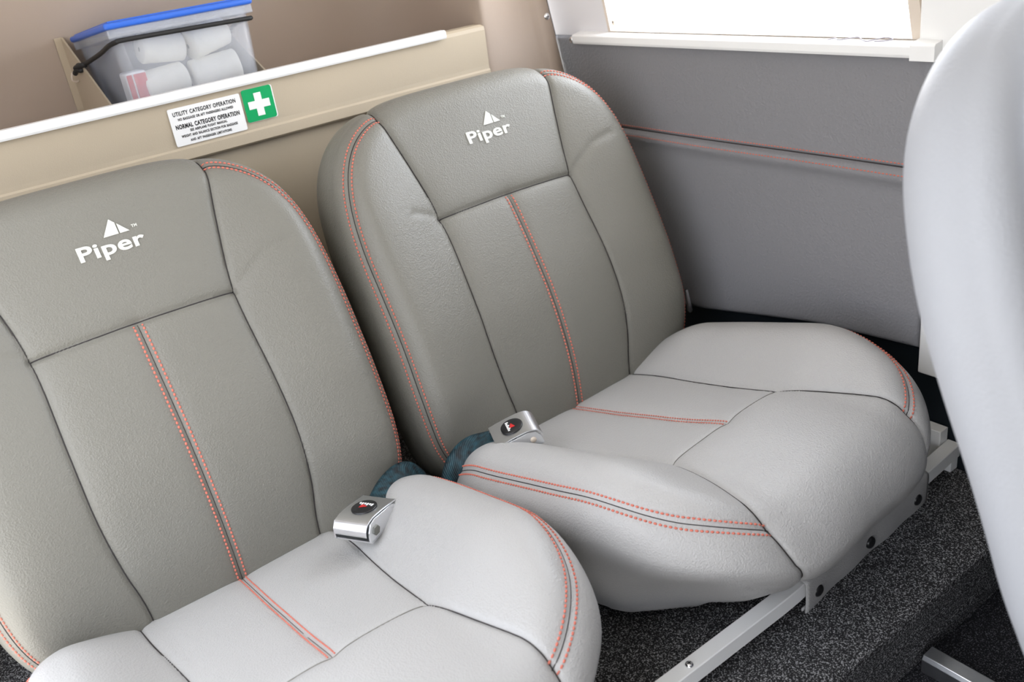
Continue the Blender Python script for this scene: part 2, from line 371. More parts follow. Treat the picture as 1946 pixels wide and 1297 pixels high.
def logo_on(pad, parent):
    """white embroidered logo: lettering below a split peak"""
    meshes = []
    def text(s, size, x, y, off, space=1.0):
        cu = bpy.data.curves.new('t', 'FONT'); cu.body = s; cu.size = size; cu.offset = off; cu.space_character = space; cu.resolution_u = 6
        ob = bpy.data.objects.new('t', cu); C.objects.link(ob)
        me = bpy.data.meshes.new_from_object(ob.evaluated_get(bpy.context.evaluated_depsgraph_get()))
        bpy.data.objects.remove(ob); co = [(v.co.x, v.co.y) for v in me.vertices]
        x0 = min(c[0] for c in co); x1 = max(c[0] for c in co)
        return [((c[0]-x0), c[1]) for c in co], [tuple(p.vertices) for p in me.polygons], x1-x0
    bpy.context.view_layer.update()
    bm = bmesh.new()
    def add(co, fs):
        vs = [bm.verts.new((a, b, 0)) for a, b in co]
        for f in fs:
            try: bm.faces.new([vs[i] for i in f])
            except ValueError: pass
    co, fs, wd = text('Piper', .0225, 0, 0, .00050, 1.05)
    k = .072/wd
    add([(-.0285+a*k, .3848+b) for a, b in co], fs)
    add([(.0032, .4036), (.0150, .4215), (.0197, .4165), (.0197, .4036)], [(0, 3, 2, 1)])
    add([(.0213, .4036), (.0213, .4150), (.0315, .4036)], [(0, 2, 1)])
    co, fs, wd = text('TM', .0045, 0, 0, .0001, 1.0)
    add([(.0350+a, .4060+b) for a, b in co], fs)
    bmesh.ops.triangulate(bm, faces=bm.faces)
    r = bmesh.ops.extrude_face_region(bm, geom=list(bm.faces)); top = [g for g in r['geom'] if isinstance(g, bmesh.types.BMVert)]
    for v in top: v.co.z = 1
    bmesh.ops.recalc_face_normals(bm, faces=bm.faces)
    co = np.array([v.co[:] for v in bm.verts]); P, Nn = pad.surf(co[:, 0], co[:, 1], 0.)
    P = P + Nn*(np.where(co[:, 2] > .5, .0012, -.0006))[:, None]
    for v, p in zip(bm.verts, P): v.co = p
    return bmo('embroidered_logo', bm, WHITE_THREAD, parent, False, 'raised white embroidered lettering under a split white peak')

def make_seat(xc, label, group, seed, yaw=0.):
    t = thing('passenger_seat', label, 'seat', (xc, .7, .2665), group)
    B, Q, rR, rL, cR, cL = make_pads(xc, seed, yaw)
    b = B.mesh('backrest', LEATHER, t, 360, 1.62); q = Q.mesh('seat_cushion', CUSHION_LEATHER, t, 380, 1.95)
    for P_, par, plains, soft, cen, rings, bot in ((B, b, (bl, br, bcross), (), bcen, (rR, rL), -.03), (Q, q, (cl, cr_), (ccross,), ccen, (cR, cL), -.03)):
        for pl in plains: P_.thread('seam', pl, DARK_THREAD, par, .00062, .0009, 'dark sewn seam')
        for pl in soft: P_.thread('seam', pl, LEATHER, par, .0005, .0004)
        d = .0048 if P_ is B else .0036
        P_.thread('seam', cen, DARK_THREAD, par, .0005, .0004, 'dark sewn seam')
        P_.stitches('center_stitching', [offset(cen, d), offset(cen, -d)], PINK_THREAD, par, .005 if P_ is B else .0042, .0039 if P_ is B else .0032, .00118 if P_ is B else .0008, .0006, 'double row of coral stitches')
        for rg in rings:
            P_.thread('seam', rg, DARK_THREAD, par, .0006, .0004, 'dark sewn seam')
            P_.stitches('border_stitching', [offset(rg, .0056), offset(rg, -.0056)], PINK_THREAD, par, .005, .0039, .0011, .0006, 'double row of coral stitches')
    logo_on(B, b)
    return t, B, Q, b, q
seatL, BL, QL, _, _ = make_seat(.171, 'larger grey leather seat cut off by the left edge, in front of the placard', 'grey leather rear seats', 0)
seatR, BR, QR, seatR_back, qR = make_seat(.671, 'grey leather seat beside the grey side wall, whole cushion in view', 'grey leather rear seats', 0, math.radians(4.5))

def bend(x): return .068*max(0., x-.61)*min(1., max(0., x-.61)/.05)
raw('zip_pull', *lathe([(.0022, 0), (.0026, .004), (.0030, .020), (.0036, .034), (.0020, .037)], frame((.924, .918, .437), (.05, -.12, -1)), 10), STEEL, seatR_back, True, 'small metal zip pull')
def make_flap(xc, seat):
    """leather flap that wraps the white front tube, closed with three black snaps"""
    V = []; F = []; prof = [(.512, .3055), (.4930, .3045), (.4860, .3035), (.4835, .3005), (.4830, .292), (.4832, .280), (.4838, .268), (.4850, .258), (.4870, .2555), (.4892, .2575), (.4896, .265)]
    prof = catmull(prof, 3); n = 40; L = len(prof)
    for i in range(n+1):
        x = xc-.030+.262*i/n; by = bend(x)
        for k, (y, z) in enumerate(prof):
            f = k/L; wv = .0016*math.sin(i*.55)+.0012*math.sin(i*.23+1)
            V.append((x, y+by-wv*f*.8, z+.0022*math.sin(i*.32+.6)*f*(1 if k < L*.75 else .6)))
    for i in range(n):
        for k in range(L-1): F.append((i*L+k, i*L+k+1, (i+1)*L+k+1, (i+1)*L+k))
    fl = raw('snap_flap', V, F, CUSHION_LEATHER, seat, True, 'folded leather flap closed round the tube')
    md = fl.modifiers.new('s', 'SOLIDIFY'); md.thickness = .0016; md.offset = 0
    for dx in (-.007, .099, .205):
        M = frame((xc+dx, .4822+bend(xc+dx), .2795), (0, -1, .02))
        v, f = lathe([(0.0001, .0030), (.004, .0032), (.0062, .0026), (.0072, .0012), (.0074, -.001)][::-1], M, 24)
        raw('snap_button', v, f, BLACK, fl, True, 'round black snap button')
    for x in (xc-.0275, xc+.2290):
        pts = [(x, .4830+bend(x), z) for z in np.linspace(.298, .258, 8)]
        V = []; F = []
        for i, p in enumerate(pts):
            V += [Vector(p)+Vector((-.0005, -.002, -.0015)), Vector(p)+Vector((.0005, -.002, -.0015)), Vector(p)+Vector((.0005, -.002, .0015)), Vector(p)+Vector((-.0005, -.002, .0015))]
            F.append((4*i, 4*i+1, 4*i+2, 4*i+3))
        raw('hem_stitching', V, F, WHITE_THREAD, fl, False, 'pale hem stitches')
make_flap(.671, seatR); make_flap(.171, seatL)

# white square tube across the front of both seats
ft = thing('seat_frame_tube', 'white square metal tube running across the carpet under the seat fronts', 'seat frame', (.42, .495, .262))
V = []; F = []; xs_ = list(np.linspace(-.12, .60, 6))+list(np.linspace(.61, .990, 16)); sec = [(.4865, .2815), (.4875, .2805), (.503, .2805), (.504, .2815), (.504, .299), (.503, .300), (.4875, .300), (.4865, .299)]
for x in xs_: V += [(x, y+bend(x), z) for y, z in sec]
for i in range(len(xs_)-1): F += [(i*8+k, i*8+8+k, i*8+8+(k+1) % 8, i*8+(k+1) % 8) for k in range(8)]
F += [tuple(range(8)), tuple(range((len(xs_)-1)*8, len(xs_)*8))[::-1]]
raw('tube', V, F, WHITE, ft, False)
box('rear_tube', (-.12, .845, .2805), (.962, .863, .2995), WHITE, ft, .0015)
def screw(name, p, nrm, r, parent, mt=CHROME):
    M = frame(p, nrm); v, f = lathe([(r*1.0, -.001), (r, .0004), (r*.85, r*.42), (r*.5, r*.62), (r*.2, r*.66), (.0002, r*.60)], M, 18)
    o = raw(name, v, f, mt, parent, True, 'domed chrome screw')
    bm = bmesh.new()
    for s_ in (0, 1):
        lo = (-r*.5, -r*.1, r*.6) if s_ else (-r*.1, -r*.5, r*.6); hi = (r*.5, r*.1, r*.69) if s_ else (r*.1, r*.5, r*.69)
        bbox(bm, lo, hi, 0, 2, M)
    bmo('cross_slot', bm, BLACK, o)
    return o
screw('screw', (.472, .4945, .3003), (0, 0, 1), .0045, ft)
for x, y in ((-.11, .495), (.982, .5205), (-.11, .854), (.425, .854), (.94, .854)):
    box('support_foot', (x-.008, y-.0065, .2625), (x+.008, y+.0065, .281), WHITE, ft, .001)

# ------------------------------------------------------------------ cabin shell
XW = .97
def quad(name, pts, mt): return struct(raw(name, pts, [tuple(range(len(pts)))], mt, None, False))
# floors
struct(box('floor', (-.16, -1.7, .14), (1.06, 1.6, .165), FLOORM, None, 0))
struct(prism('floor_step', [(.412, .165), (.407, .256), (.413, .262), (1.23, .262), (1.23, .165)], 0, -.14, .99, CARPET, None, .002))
# parts of the cabin around and behind the camera that shade the interior
def shell(name, x0, x1, opens, y0, y1, z1, mt):
    """cabin side with rectangular openings"""
    bm = bmesh.new(); o_ = sorted(opens); ys = [y0]+[v for o in o_ for v in o[:2]]+[y1]
    for k in range(0, len(ys), 2): bbox(bm, (x0, ys[k], 0), (x1, ys[k+1], z1))
    for a, b, c, d in o_: bbox(bm, (x0, a, 0), (x1, b, c)); bbox(bm, (x0, a, d), (x1, b, z1))
    return struct(bmo(name, bm, mt))
shell('wall_left', -.16, -.14, LEFT_OPEN, -1.7, 1.6, 1.38, LAV)
struct(box('wall_front', (-.16, -1.7, 0), (1.0, -1.68, 1.36), LINING, None, 0))
struct(prism('trim_3', [(-1.68, .17), (-1.15, .35), (-1.05, .75), (-1.12, .93), (-1.68, .98)], 0, -.14, .99, LINING, None, .01))
struct(box('ceiling', (-.16, -1.7, 1.36), (1.01, 1.60, 1.38), HEADLINER, None, 0))
# side wall: outer shell with the window opening
shell('wall_right', .992, 1.012, RIGHT_OPEN, -1.7, 1.6, 1.38, LINING)
# lower upholstered panel with stitched belt line
def panel_x(y, z):
    d = z-.657
    low = .0055*math.exp(-((d+.011)/.009)**2) + .004*math.exp(-max(-d, 0)/.05)
    t = min(1, max(0, (-d+.001)/.005)); t = t*t*(3-2*t)
    return XW - low*t + .0016*math.exp(-((d-.0012)/.0018)**2) + .0007*math.sin(17*y+3*z)+.0005*math.sin(31*z+11*y)
def wall_panel():
    yb = lambda z: 1.222+.23*(z-.756)                    # aft edge leans with the bulkhead
    zb = lambda y: float(np.interp(y, [.56, .737, .959, 1.2], [.427, .416, .383, .36]))
    ys = np.linspace(0, 1, 150); ts = np.r_[np.linspace(0, .62, 60), np.linspace(.625, .75, 110), np.linspace(.755, 1, 40)]; V = []; F = []
    y0 = .566
    for a in ys:
        for t in ts:
            y = y0+(yb(.6)-y0)*a; zb_ = zb(y); z = zb_+(.797-zb_)*t
            y = y0+(yb(z)-y0)*a
            e = min(1, (1-t)*80, t*60, a*90, (1-a)*90)
            V.append((panel_x(y, z)+.008*(1-min(1, e))**2, y, z))
    n = len(ts)
    for i in range(len(ys)-1):
        for k in range(n-1): F.append((i*n+k, i*n+k+1, (i+1)*n+k+1, (i+1)*n+k))
    o = struct(raw('wall_panel', V, F, PANEL, None, True))
    md = o.modifiers.new('s', 'SOLIDIFY'); md.thickness = .008; md.offset = -1
    for dz in (.0055, -.0068):
        SV = []; SF = []
        for y in np.arange(.58, 1.19, .005):
            c = Vector((panel_x(y, .657+dz)-.0003, y, .657+dz)); k0 = len(SV)
            for dy, rr in ((-.0019, .0001), (-.0012, .0006), (0, .0009), (.0012, .0006), (.0019, .0001)):
                for j in range(6): SV.append(c+Vector((rr*math.cos(j*PI/3), dy, rr*math.sin(j*PI/3))))
            for q in range(4):
                for j in range(6): SF.append((k0+q*6+j, k0+q*6+(j+1) % 6, k0+q*6+6+(j+1) % 6, k0+q*6+6+j))
        raw('panel_stitching', SV, SF, PINK_THREAD, o, True, 'row of coral stitches')
    tube('seam', [(panel_x(y, .6582)-.0004, y, .6582) for y in np.linspace(.57, 1.19, 90)], .0008, DARK_THREAD, o, 6, 'dark sewn seam')
    return o
wall_panel()
# upper pale panel between bulkhead and window
struct(prism('wall_upper_panel', [(1.231, .7955), (1.31, 1.14), (1.31, 1.4), (1.20, 1.4), (1.1, .7955)], 0, .975, .992, LAV, None, .001))
# window: surround, jambs, pane
win = struct(bpy.data.objects.new('window_1', None)); C.objects.link(win); win.location = (1.0, .86, .8)
def bevelframe():
    # inner lip (toward cabin) to outer lip at the pane, sloped aft edge
    inn = [(.585, .803), (1.102, .803), (1.175, 1.20), (.66, 1.20)]; mid = [(.597, .8045), (1.093, .8045), (1.163, 1.185), (.672, 1.185)]
    out = [(.613, .8155), (1.112, .8155), (1.178, 1.17), (.688, 1.17)]
    V = [(.975, y, z) for y, z in inn]+[(.972, y, z) for y, z in mid]+[(1.040, y, z) for y, z in out]+[(.993, y+dy, z+dz) for (y, z), (dy, dz) in zip(inn, [(-.004, -.003), (.02, -.003), (.02, .02), (-.004, .02)])]
    F = []
    for a, b in ((0, 4), (4, 8), (12, 0)):
        for k in range(4): F.append((a+k, a+(k+1) % 4, b+(k+1) % 4, b+k))
    return V, F
V, F = bevelframe(); o = raw('window_frame', V, F, CREAM, win, False, 'cream moulded window surround')
raw('window_pane', [(1.041, .60, .80), (1.041, 1.13, .80), (1.041, 1.19, 1.18), (1.041, .67, 1.18)], [(0, 1, 2, 3)], GLASS, win, False)
sill = thing('window_sill_trim', 'long white sill strip under the window on top of the grey side wall', 'sill trim', (.97, .87, .787))
prism('sill_strip', [(.958, .7865), (.9565, .790), (.9565, .7985), (.9585, .8005), (.9765, .8035), (.9765, .7865)], 1, .590, 1.168, WHITE, sill, .0006)
prism('end_cap', [(.955, .7840), (.955, .8005), (.9575, .8030), (.9770, .806), (.9770, .7840)], 1, .560, .5895, WHITE, sill, .0006)
screw('screw', (.9595, 1.172, .7925), (-1, -.05, .1), .0052, sill)
screw('screw', (.983, 1.098, .8150), (-.8, -.5, .2), .0045, win, CREAM)
# white door-frame post ahead of the panel
post = struct(prism('trim_1', [(.9700, .395), (.9700, .786), (.9900, .786), (.9900, .395)], 1, .528, .5655, WHITE, None, .002))
struct(prism('trim_2', [(.9700, .787), (.9600, 1.4), (.9900, 1.4), (.9900, .787)], 1, .40, .588, WHITE, None, .003))
# white bracket at the wall end of the tube
box('frame_bracket', (.972, .530, .2620), (.990, .562, .318), WHITE, ft, .001)

wr = thing('wire', 'thin curled wire lying on the white window sill strip near the front seat', 'wire', (.966, .64, .804))
tube('wire_loop', catmull([(.962, .700, .8030), (.965, .692, .8044), (.961, .683, .8034), (.966, .672, .8048), (.968, .662, .8056), (.964, .655, .8040), (.960, .646, .8030), (.964, .638, .8042), (.969, .628, .8060), (.9665, .617, .8050), (.962, .622, .8038), (.960, .636, .8032)], 5), .0007, mat('grey_wire', (.35, .33, .38, 1), .4), wr, 6)
# aft bulkhead ------------------------------------------------------------
YB = 1.208
def sweepx(name, prof, x0, x1, mt, parent=None, n=2, smooth=False, label=None):
    V = []; F = []; L = len(prof)
    for i in range(n):
        x = x0+(x1-x0)*i/(n-1)
        for y, z in prof: V.append((x, y, z))
    for i in range(n-1):
        for k in range(L-1): F.append((i*L+k, (i+1)*L+k, (i+1)*L+k+1, i*L+k+1))
    return raw(name, V, F, mt, parent, smooth, label)
bp_ = [(YB+.020, .20), (YB+.016, .7545), (YB+.004, .7560), (YB+.000, .7590), (YB+.0005, .772), (YB+.0025, .7745), (YB+.0028, .78), (YB+.0015, .832), (YB+.003, .837), (YB+.007, .8400), (YB+.022, .8405), (YB+.024, .8)]
o = struct(sweepx('wall_back', bp_, -.14, .8225, BEIGE))
# moulded taupe lining: pocket back wall, rounded corner, right flank out to the side wall
def lining():
    V = []; F = []
    prof = [(-.14, 1.49), (.1, 1.49), (.35, 1.49), (.48, 1.4905), (.57, 1.49), (.66, 1.487), (.72, 1.475), (.77, 1.45), (.80, 1.41), (.812, 1.36), (.816, 1.28), (.8175, 1.228), (.8195, 1.2150), (.8235, 1.2095), (.832, 1.2075), (.845, 1.207)]
    prof = [tuple(p) for p in catmull(prof, 4)]
    prof += [(.90, 1.2065), (.918, 1.206), (.923, 1.2035), (.928, 1.1985), (.932, 1.196), (.940, 1.1955), (.950, 1.197), (.958, 1.201), (.9615, 1.206), (.9620, 1.23)]
    zs = [.16, .55, .74, .80, .842, .9, 1.0, 1.2, 1.4]; n = len(prof)
    for z in zs:
        for x, y in prof:
            lean = .23*(z-.756)*sstep(np.array(x), .80, .95)
            V.append((x+.0*z, y+float(lean), z))
    for i in range(len(zs)-1):
        for k in range(n-1): F.append((i*n+k, i*n+k+1, (i+1)*n+k+1, (i+1)*n+k))
    return struct(raw('wall_back_lining', V, F, BROWN, None, True))
lining()
rail = thing('shelf_edge_rail', 'long white edging rail along the top of the beige rear shelf', 'rail', (.3, YB-.004, .83))
prism('rail_strip', [(YB-.0065, .8330), (YB-.0080, .8360), (YB-.0075, .8430), (YB-.0050, .8450), (YB+.0060, .8450), (YB+.0065, .8335)], 0, -.138, .7475, WHITE, rail, .0005)
struct(box('trim_4', (-.14, YB+.024, .80), (.81, 1.49, .806), BROWN, None, 0))
bs = thing('bulkhead_screw', 'domed chrome screw on the taupe rear moulding beside the pale side panel', 'screw', (.949, 1.214, .829))
screw('screw_head', (.9465, 1.2133, .8295), (-.1, -1, 0), .0058, bs)

# placards ---------------------------------------------------------------
def rounded_rect(w_, h_, r, n=6):
    pts = []
    for cx_, cy_, a in ((w_-r, r, -PI/2), (w_-r, h_-r, 0), (r, h_-r, PI/2), (r, r, PI)):
        for k in range(n+1): t = a+PI/2*k/n; pts.append((cx_+r*math.cos(t), cy_+r*math.sin(t)))
    return pts
def plate(name, x0, z0, w_, h_, r, y0, th, mt, parent=None, label=None):
    pts = [(x0+a, z0+b) for a, b in rounded_rect(w_, h_, r)]
    return prism(name, pts, 1, y0-th, y0, mt, parent, 0, label)
YP = YB+.0012
def ink(lines, x0, z0, y, mt, parent):
    for s_, xc, z, size, off, wd in lines:
        cu = bpy.data.curves.new('t', 'FONT'); cu.body = s_; cu.size = size; cu.offset = off; cu.resolution_u = 3; cu.space_character = 1.12; cu.space_word = 1.25
        ob = bpy.data.objects.new('t', cu); C.objects.link(ob); bpy.context.view_layer.update()
        me = bpy.data.meshes.new_from_object(ob.evaluated_get(bpy.context.evaluated_depsgraph_get())); bpy.data.objects.remove(ob)
        xs = [v.co.x for v in me.vertices]; k = wd/(max(xs)-min(xs)); xm = (max(xs)+min(xs))/2
        for v in me.vertices: v.co = ((v.co.x-xm)*k+x0+xc, y, v.co.y+z0+z)
        me.name = 'lettering'; link('lettering', me, mt, parent, False, 'black printed line of capitals')
pw = thing('placard', 'white printed sticker with black lines of capitals on the beige shelf front', 'sticker', (.373, YP, .776))
PX0, PZ0, PW, PH = .3255, .7768, .0965, .0475
plate('sticker_sheet', PX0, PZ0, PW, PH, .002, YP, .0006, STICKW, pw)
ink([('UTILITY CATEGORY OPERATION', .0475, .0375, .0072, .00022, .084), ('NO BAGGAGE OR AFT PASSENGERS ALLOWED', .0475, .0313, .0043, .00018, .074),
     ('NORMAL CATEGORY OPERATION', .0480, .0212, .0076, .00032, .086), ('SEE AIRPLANE FLIGHT MANUAL', .047, .0158, .0043, .00018, .050),
     ('WEIGHT AND BALANCE SECTION FOR BAGGAGE', .047, .0100, .0043, .00018, .076), ('AND AFT PASSENGER LIMITATIONS', .047, .0036, .0043, .00018, .056)], PX0, PZ0, YP-.0009, INK, pw)
pg = thing('first_aid_sticker', 'square green sticker with a white cross beside the white printed sticker', 'sticker', (.446, YP, .784))
plate('sticker_backing', .4250, .7838, .0432, .0428, .003, YP, .0005, STICKW, pg, 'thin white sticker edge')
plate('sticker_sheet', .4248, .7842, .0418, .0424, .003, YP-.0005, .0004, STICKG, pg)
c0, c1 = .4457, .8052; a, b_ = .0050, .0150
prism('white_cross', [(c0-a, c1-b_), (c0+a, c1-b_), (c0+a, c1-a), (c0+b_, c1-a), (c0+b_, c1+a), (c0+a, c1+a), (c0+a, c1+b_), (c0-a, c1+b_), (c0-a, c1+a), (c0-b_, c1+a), (c0-b_, c1-a), (c0-a, c1-a)], 1, YP-.0013, YP-.0009, STICKW, pg, 0, 'white cross')

# first aid box ----------------------------------------------------------
BT = math.radians(5.5)                                    # the box leans back a little
MBX = Matrix.Translation((.3935, 1.268, .9245)) @ Matrix.Rotation(-BT, 4, 'X')
def shell_box(name, wt, wb, dt, db, h, th, mt, parent, r=.016):
    """open tapered box: top w x d at z=0, bottom at z=-h, front at y=0"""
    V = []; F = []
    def ring(w_, d, z, r_):
        pts = []
        for cx_, cy_, a_ in ((w_/2-r_, r_, -PI/2), (w_/2-r_, d-r_, 0), (-w_/2+r_, d-r_, PI/2), (-w_/2+r_, r_, PI)):
            for k in range(7): t = a_+PI/2*k/6; pts.append((cx_+r_*math.cos(t), cy_+r_*math.sin(t), z))
        return pts
    ins = (dt-db)/2
    R_ = [ring(wt, dt, 0, r), [(x, y+ins*.5*0+ (ins), z) for x, y, z in ring(wb, db, -h, r)]]
    R_ += [[(x, y+ins+.004, z) for x, y, z in ring(wb-.008, db-.008, -h-.004+.0, r*.8)]]
    inner = [[(x*(1-2*th/wt), y*(1-2*th/dt)+th, z) for x, y, z in R_[0]], [(x*(1-2*th/wt), ins+(y-ins)*(1-2*th/dt)+th, z+th) for x, y, z in R_[1]]]
    rings = [inner[1], inner[0]]+R_
    n = 28
    for q in rings:
        for p in q: V.append(MBX @ Vector(p))
    for i in range(len(rings)-1):
        for k in range(n): F.append((i*n+k, i*n+(k+1) % n, (i+1)*n+(k+1) % n, (i+1)*n+k))
    F.append(tuple(range(n))); F.append(tuple((len(rings)-1)*n+k for k in range(n))[::-1])
    return raw(name, V, F, mt, parent, False)
fb = thing('storage_box', 'clear plastic box with a blue lid and supplies inside, standing behind the white shelf rail', 'box', (.3935, 1.37, .81))
shell_box('box_body', .186, .172, .205, .19, .112, .0015, CLEAR, fb)
bm = bmesh.new(); bbox(bm, (-.0985, -.006, .0005), (.0985, .211, .0085), .0032, 3, MBX)
bbox(bm, (-.092, .000, .008), (.092, .205, .0105), .001, 2, MBX); bmo('box_lid', bm, BLUE, fb, False, 'blue snap-on lid')
bm = bmesh.new()
for lo, hi in (((-.0955, -.0025, -.010), (.0955, .0005, .0005)), ((-.0955, .2045, -.010), (.0955, .2075, .0005)), ((-.0965, -.002, -.010), (-.0935, .207, .0005)), ((.0935, -.002, -.010), (.0965, .207, .0005))):
    bbox(bm, lo, hi, .0008, 1, MBX)
bmo('box_rim', bm, CLEAR, fb, False, 'clouded rim below the lid')
def roll(loc, axis, r, L, label):
    M = frame(loc, axis)
    prof = [(.003, -L/2), (r*.9, -L/2), (r, -L/2+.002)] + [(r*(1+.015*math.sin(k*2.1)), -L/2+.002+(L-.004)*k/12) for k in range(1, 12)] + [(r, L/2-.002), (r*.9, L/2), (.003, L/2)]
    v, f = lathe(prof, M, 28); o = raw('bandage_roll', v, f, GAUZE, None, True)
    return tag(o, label, 'bandage', 'bandage rolls in the clear box')
roll((.362, 1.318, .8445), (1, .12, .05), .021, .062, 'white bandage roll lying low in the clear box beside the red packet')
roll((.436, 1.318, .8455), (1, -.1, .08), .022, .066, 'white bandage roll lying low in the clear box towards its right end')
roll((.372, 1.322, .8885), (1, .1, -.12), .019, .058, 'white bandage roll lying upper left inside the clear box')
roll((.437, 1.326, .8890), (1, .2, .2), .020, .060, 'white bandage roll lying upper right inside the clear box')
rp = thing('red_packet', 'upright red and white packet inside the clear box, left of the rolls', 'packet', (.3265, 1.30, .822))
bm = bmesh.new(); MR = Matrix.Translation((.3225, 1.296, .822)) @ Matrix.Rotation(.12, 4, 'Z')
bbox(bm, (-.012, 0, 0), (.016, .024, .046), .003, 2, MR); bmo('packet_body', bm, STICKW, rp, False, 'white wrapper')
for x0, x1 in ((-.0115, -.0045), (-.002, .0145)):
    bm = bmesh.new(); bbox(bm, (x0, -.0008, .008), (x1, .0, .043), .0002, 1, MR); bmo('red_band', bm, RED, rp, False, 'red printed band')
# bracket
hb = thing('box_bracket', 'beige triangular side brackets holding the clear box against the rear wall', 'bracket', (.39, 1.42, .806))
for x0, dx in ((.2865, 0), (.506, 0)):
    prism('side_plate', [(1.488, .912), (1.482, .914), (1.262, .806), (1.488, .806)], 0, x0-.0012, x0+.0012, BEIGE, hb, 0)
prism('flange', [(1.4855, .914), (1.4885, .914), (1.4885, .806), (1.4855, .806)], 0, .276, .2865, BEIGE, hb, 0)
prism('shelf_plate', [(1.262, .8065), (1.488, .8065), (1.488, .809), (1.262, .809)], 0, .2865, .506, BEIGE, hb, 0)
hk = thing('bungee_cord', 'black elastic cord stretched across the front of the clear plastic box', 'cord', (.39, 1.26, .90))
pts = [(.281, 1.428, .8745), (.2835, 1.418, .877), (.2895, 1.395, .8815), (.2965, 1.33, .8950), (.2990, 1.285, .9055), (.3045, 1.2665, .9095), (.315, 1.2625, .9108), (.40, 1.2615, .9095), (.475, 1.2618, .9080), (.4835, 1.266, .9075), (.4885, 1.280, .9065), (.4905, 1.34, .899), (.500, 1.40, .885), (.5085, 1.43, .874)]
tube('cord', catmull(pts, 6), .0030, RUBBER, hk, 10)
kn = [(.2785, 1.432, .868), (.280, 1.425, .872), (.2835, 1.418, .8785), (.288, 1.412, .876), (.2825, 1.411, .8725), (.2790, 1.420, .8755), (.284, 1.404, .879), (.290, 1.400, .8795)]
tube('knot', catmull(kn, 6), .0036, RUBBER, hk, 10)
tube('hook', catmull([(.2815, 1.432, .872), (.2750, 1.434, .868), (.2735, 1.436, .860), (.2775, 1.437, .857), (.2815, 1.438, .857)], 5), .0014, CREAM, hk, 8, 'pale cord hook')

# ------------------------------------------------------------------ lap belts
def ribbon(name, pts, nrm, wdt, th, mt, parent, label=None):
    """flat strap along pts; nrm = surface normals at the control points"""
    P = catmull(pts, 8); Nn = catmull(nrm, 8); V = []; F = []; L = len(P); uv = []
    d = np.r_[0, np.cumsum(np.linalg.norm(np.diff(P, axis=0), axis=1))]
    K = 10
    for i in range(L):
        t = P[min(i+1, L-1)]-P[max(i-1, 0)]; t /= np.linalg.norm(t); n = Nn[i]-t*(Nn[i]@t); n /= np.linalg.norm(n); s = np.cross(t, n)
        for k in range(K+1):
            a_ = (k/K-.5); cup = .002*math.cos(a_*PI)+.0006*math.sin(9*a_+i*.4)
            V.append(P[i]+s*wdt*a_+n*(th/2+cup)); uv.append((d[i], a_*wdt))
        for k in range(K+1):
            a_ = (.5-k/K); cup = .002*math.cos(a_*PI); V.append(P[i]+s*wdt*a_+n*(-th/2+cup)); uv.append((d[i], a_*wdt))
    M_ = 2*(K+1)
    for i in range(L-1):
        for k in range(M_): F.append((i*M_+k, i*M_+(k+1) % M_, (i+1)*M_+(k+1) % M_, (i+1)*M_+k))
    F.append(tuple(range(M_))[::-1]); F.append(tuple((L-1)*M_+k for k in range(M_)))
    o = raw(name, V, F, mt, parent, True, label)
    ul = o.data.uv_layers.new(name='UVMap')
    for lp in o.data.loops: ul.data[lp.index].uv = uv[lp.vertex_index]
    return o
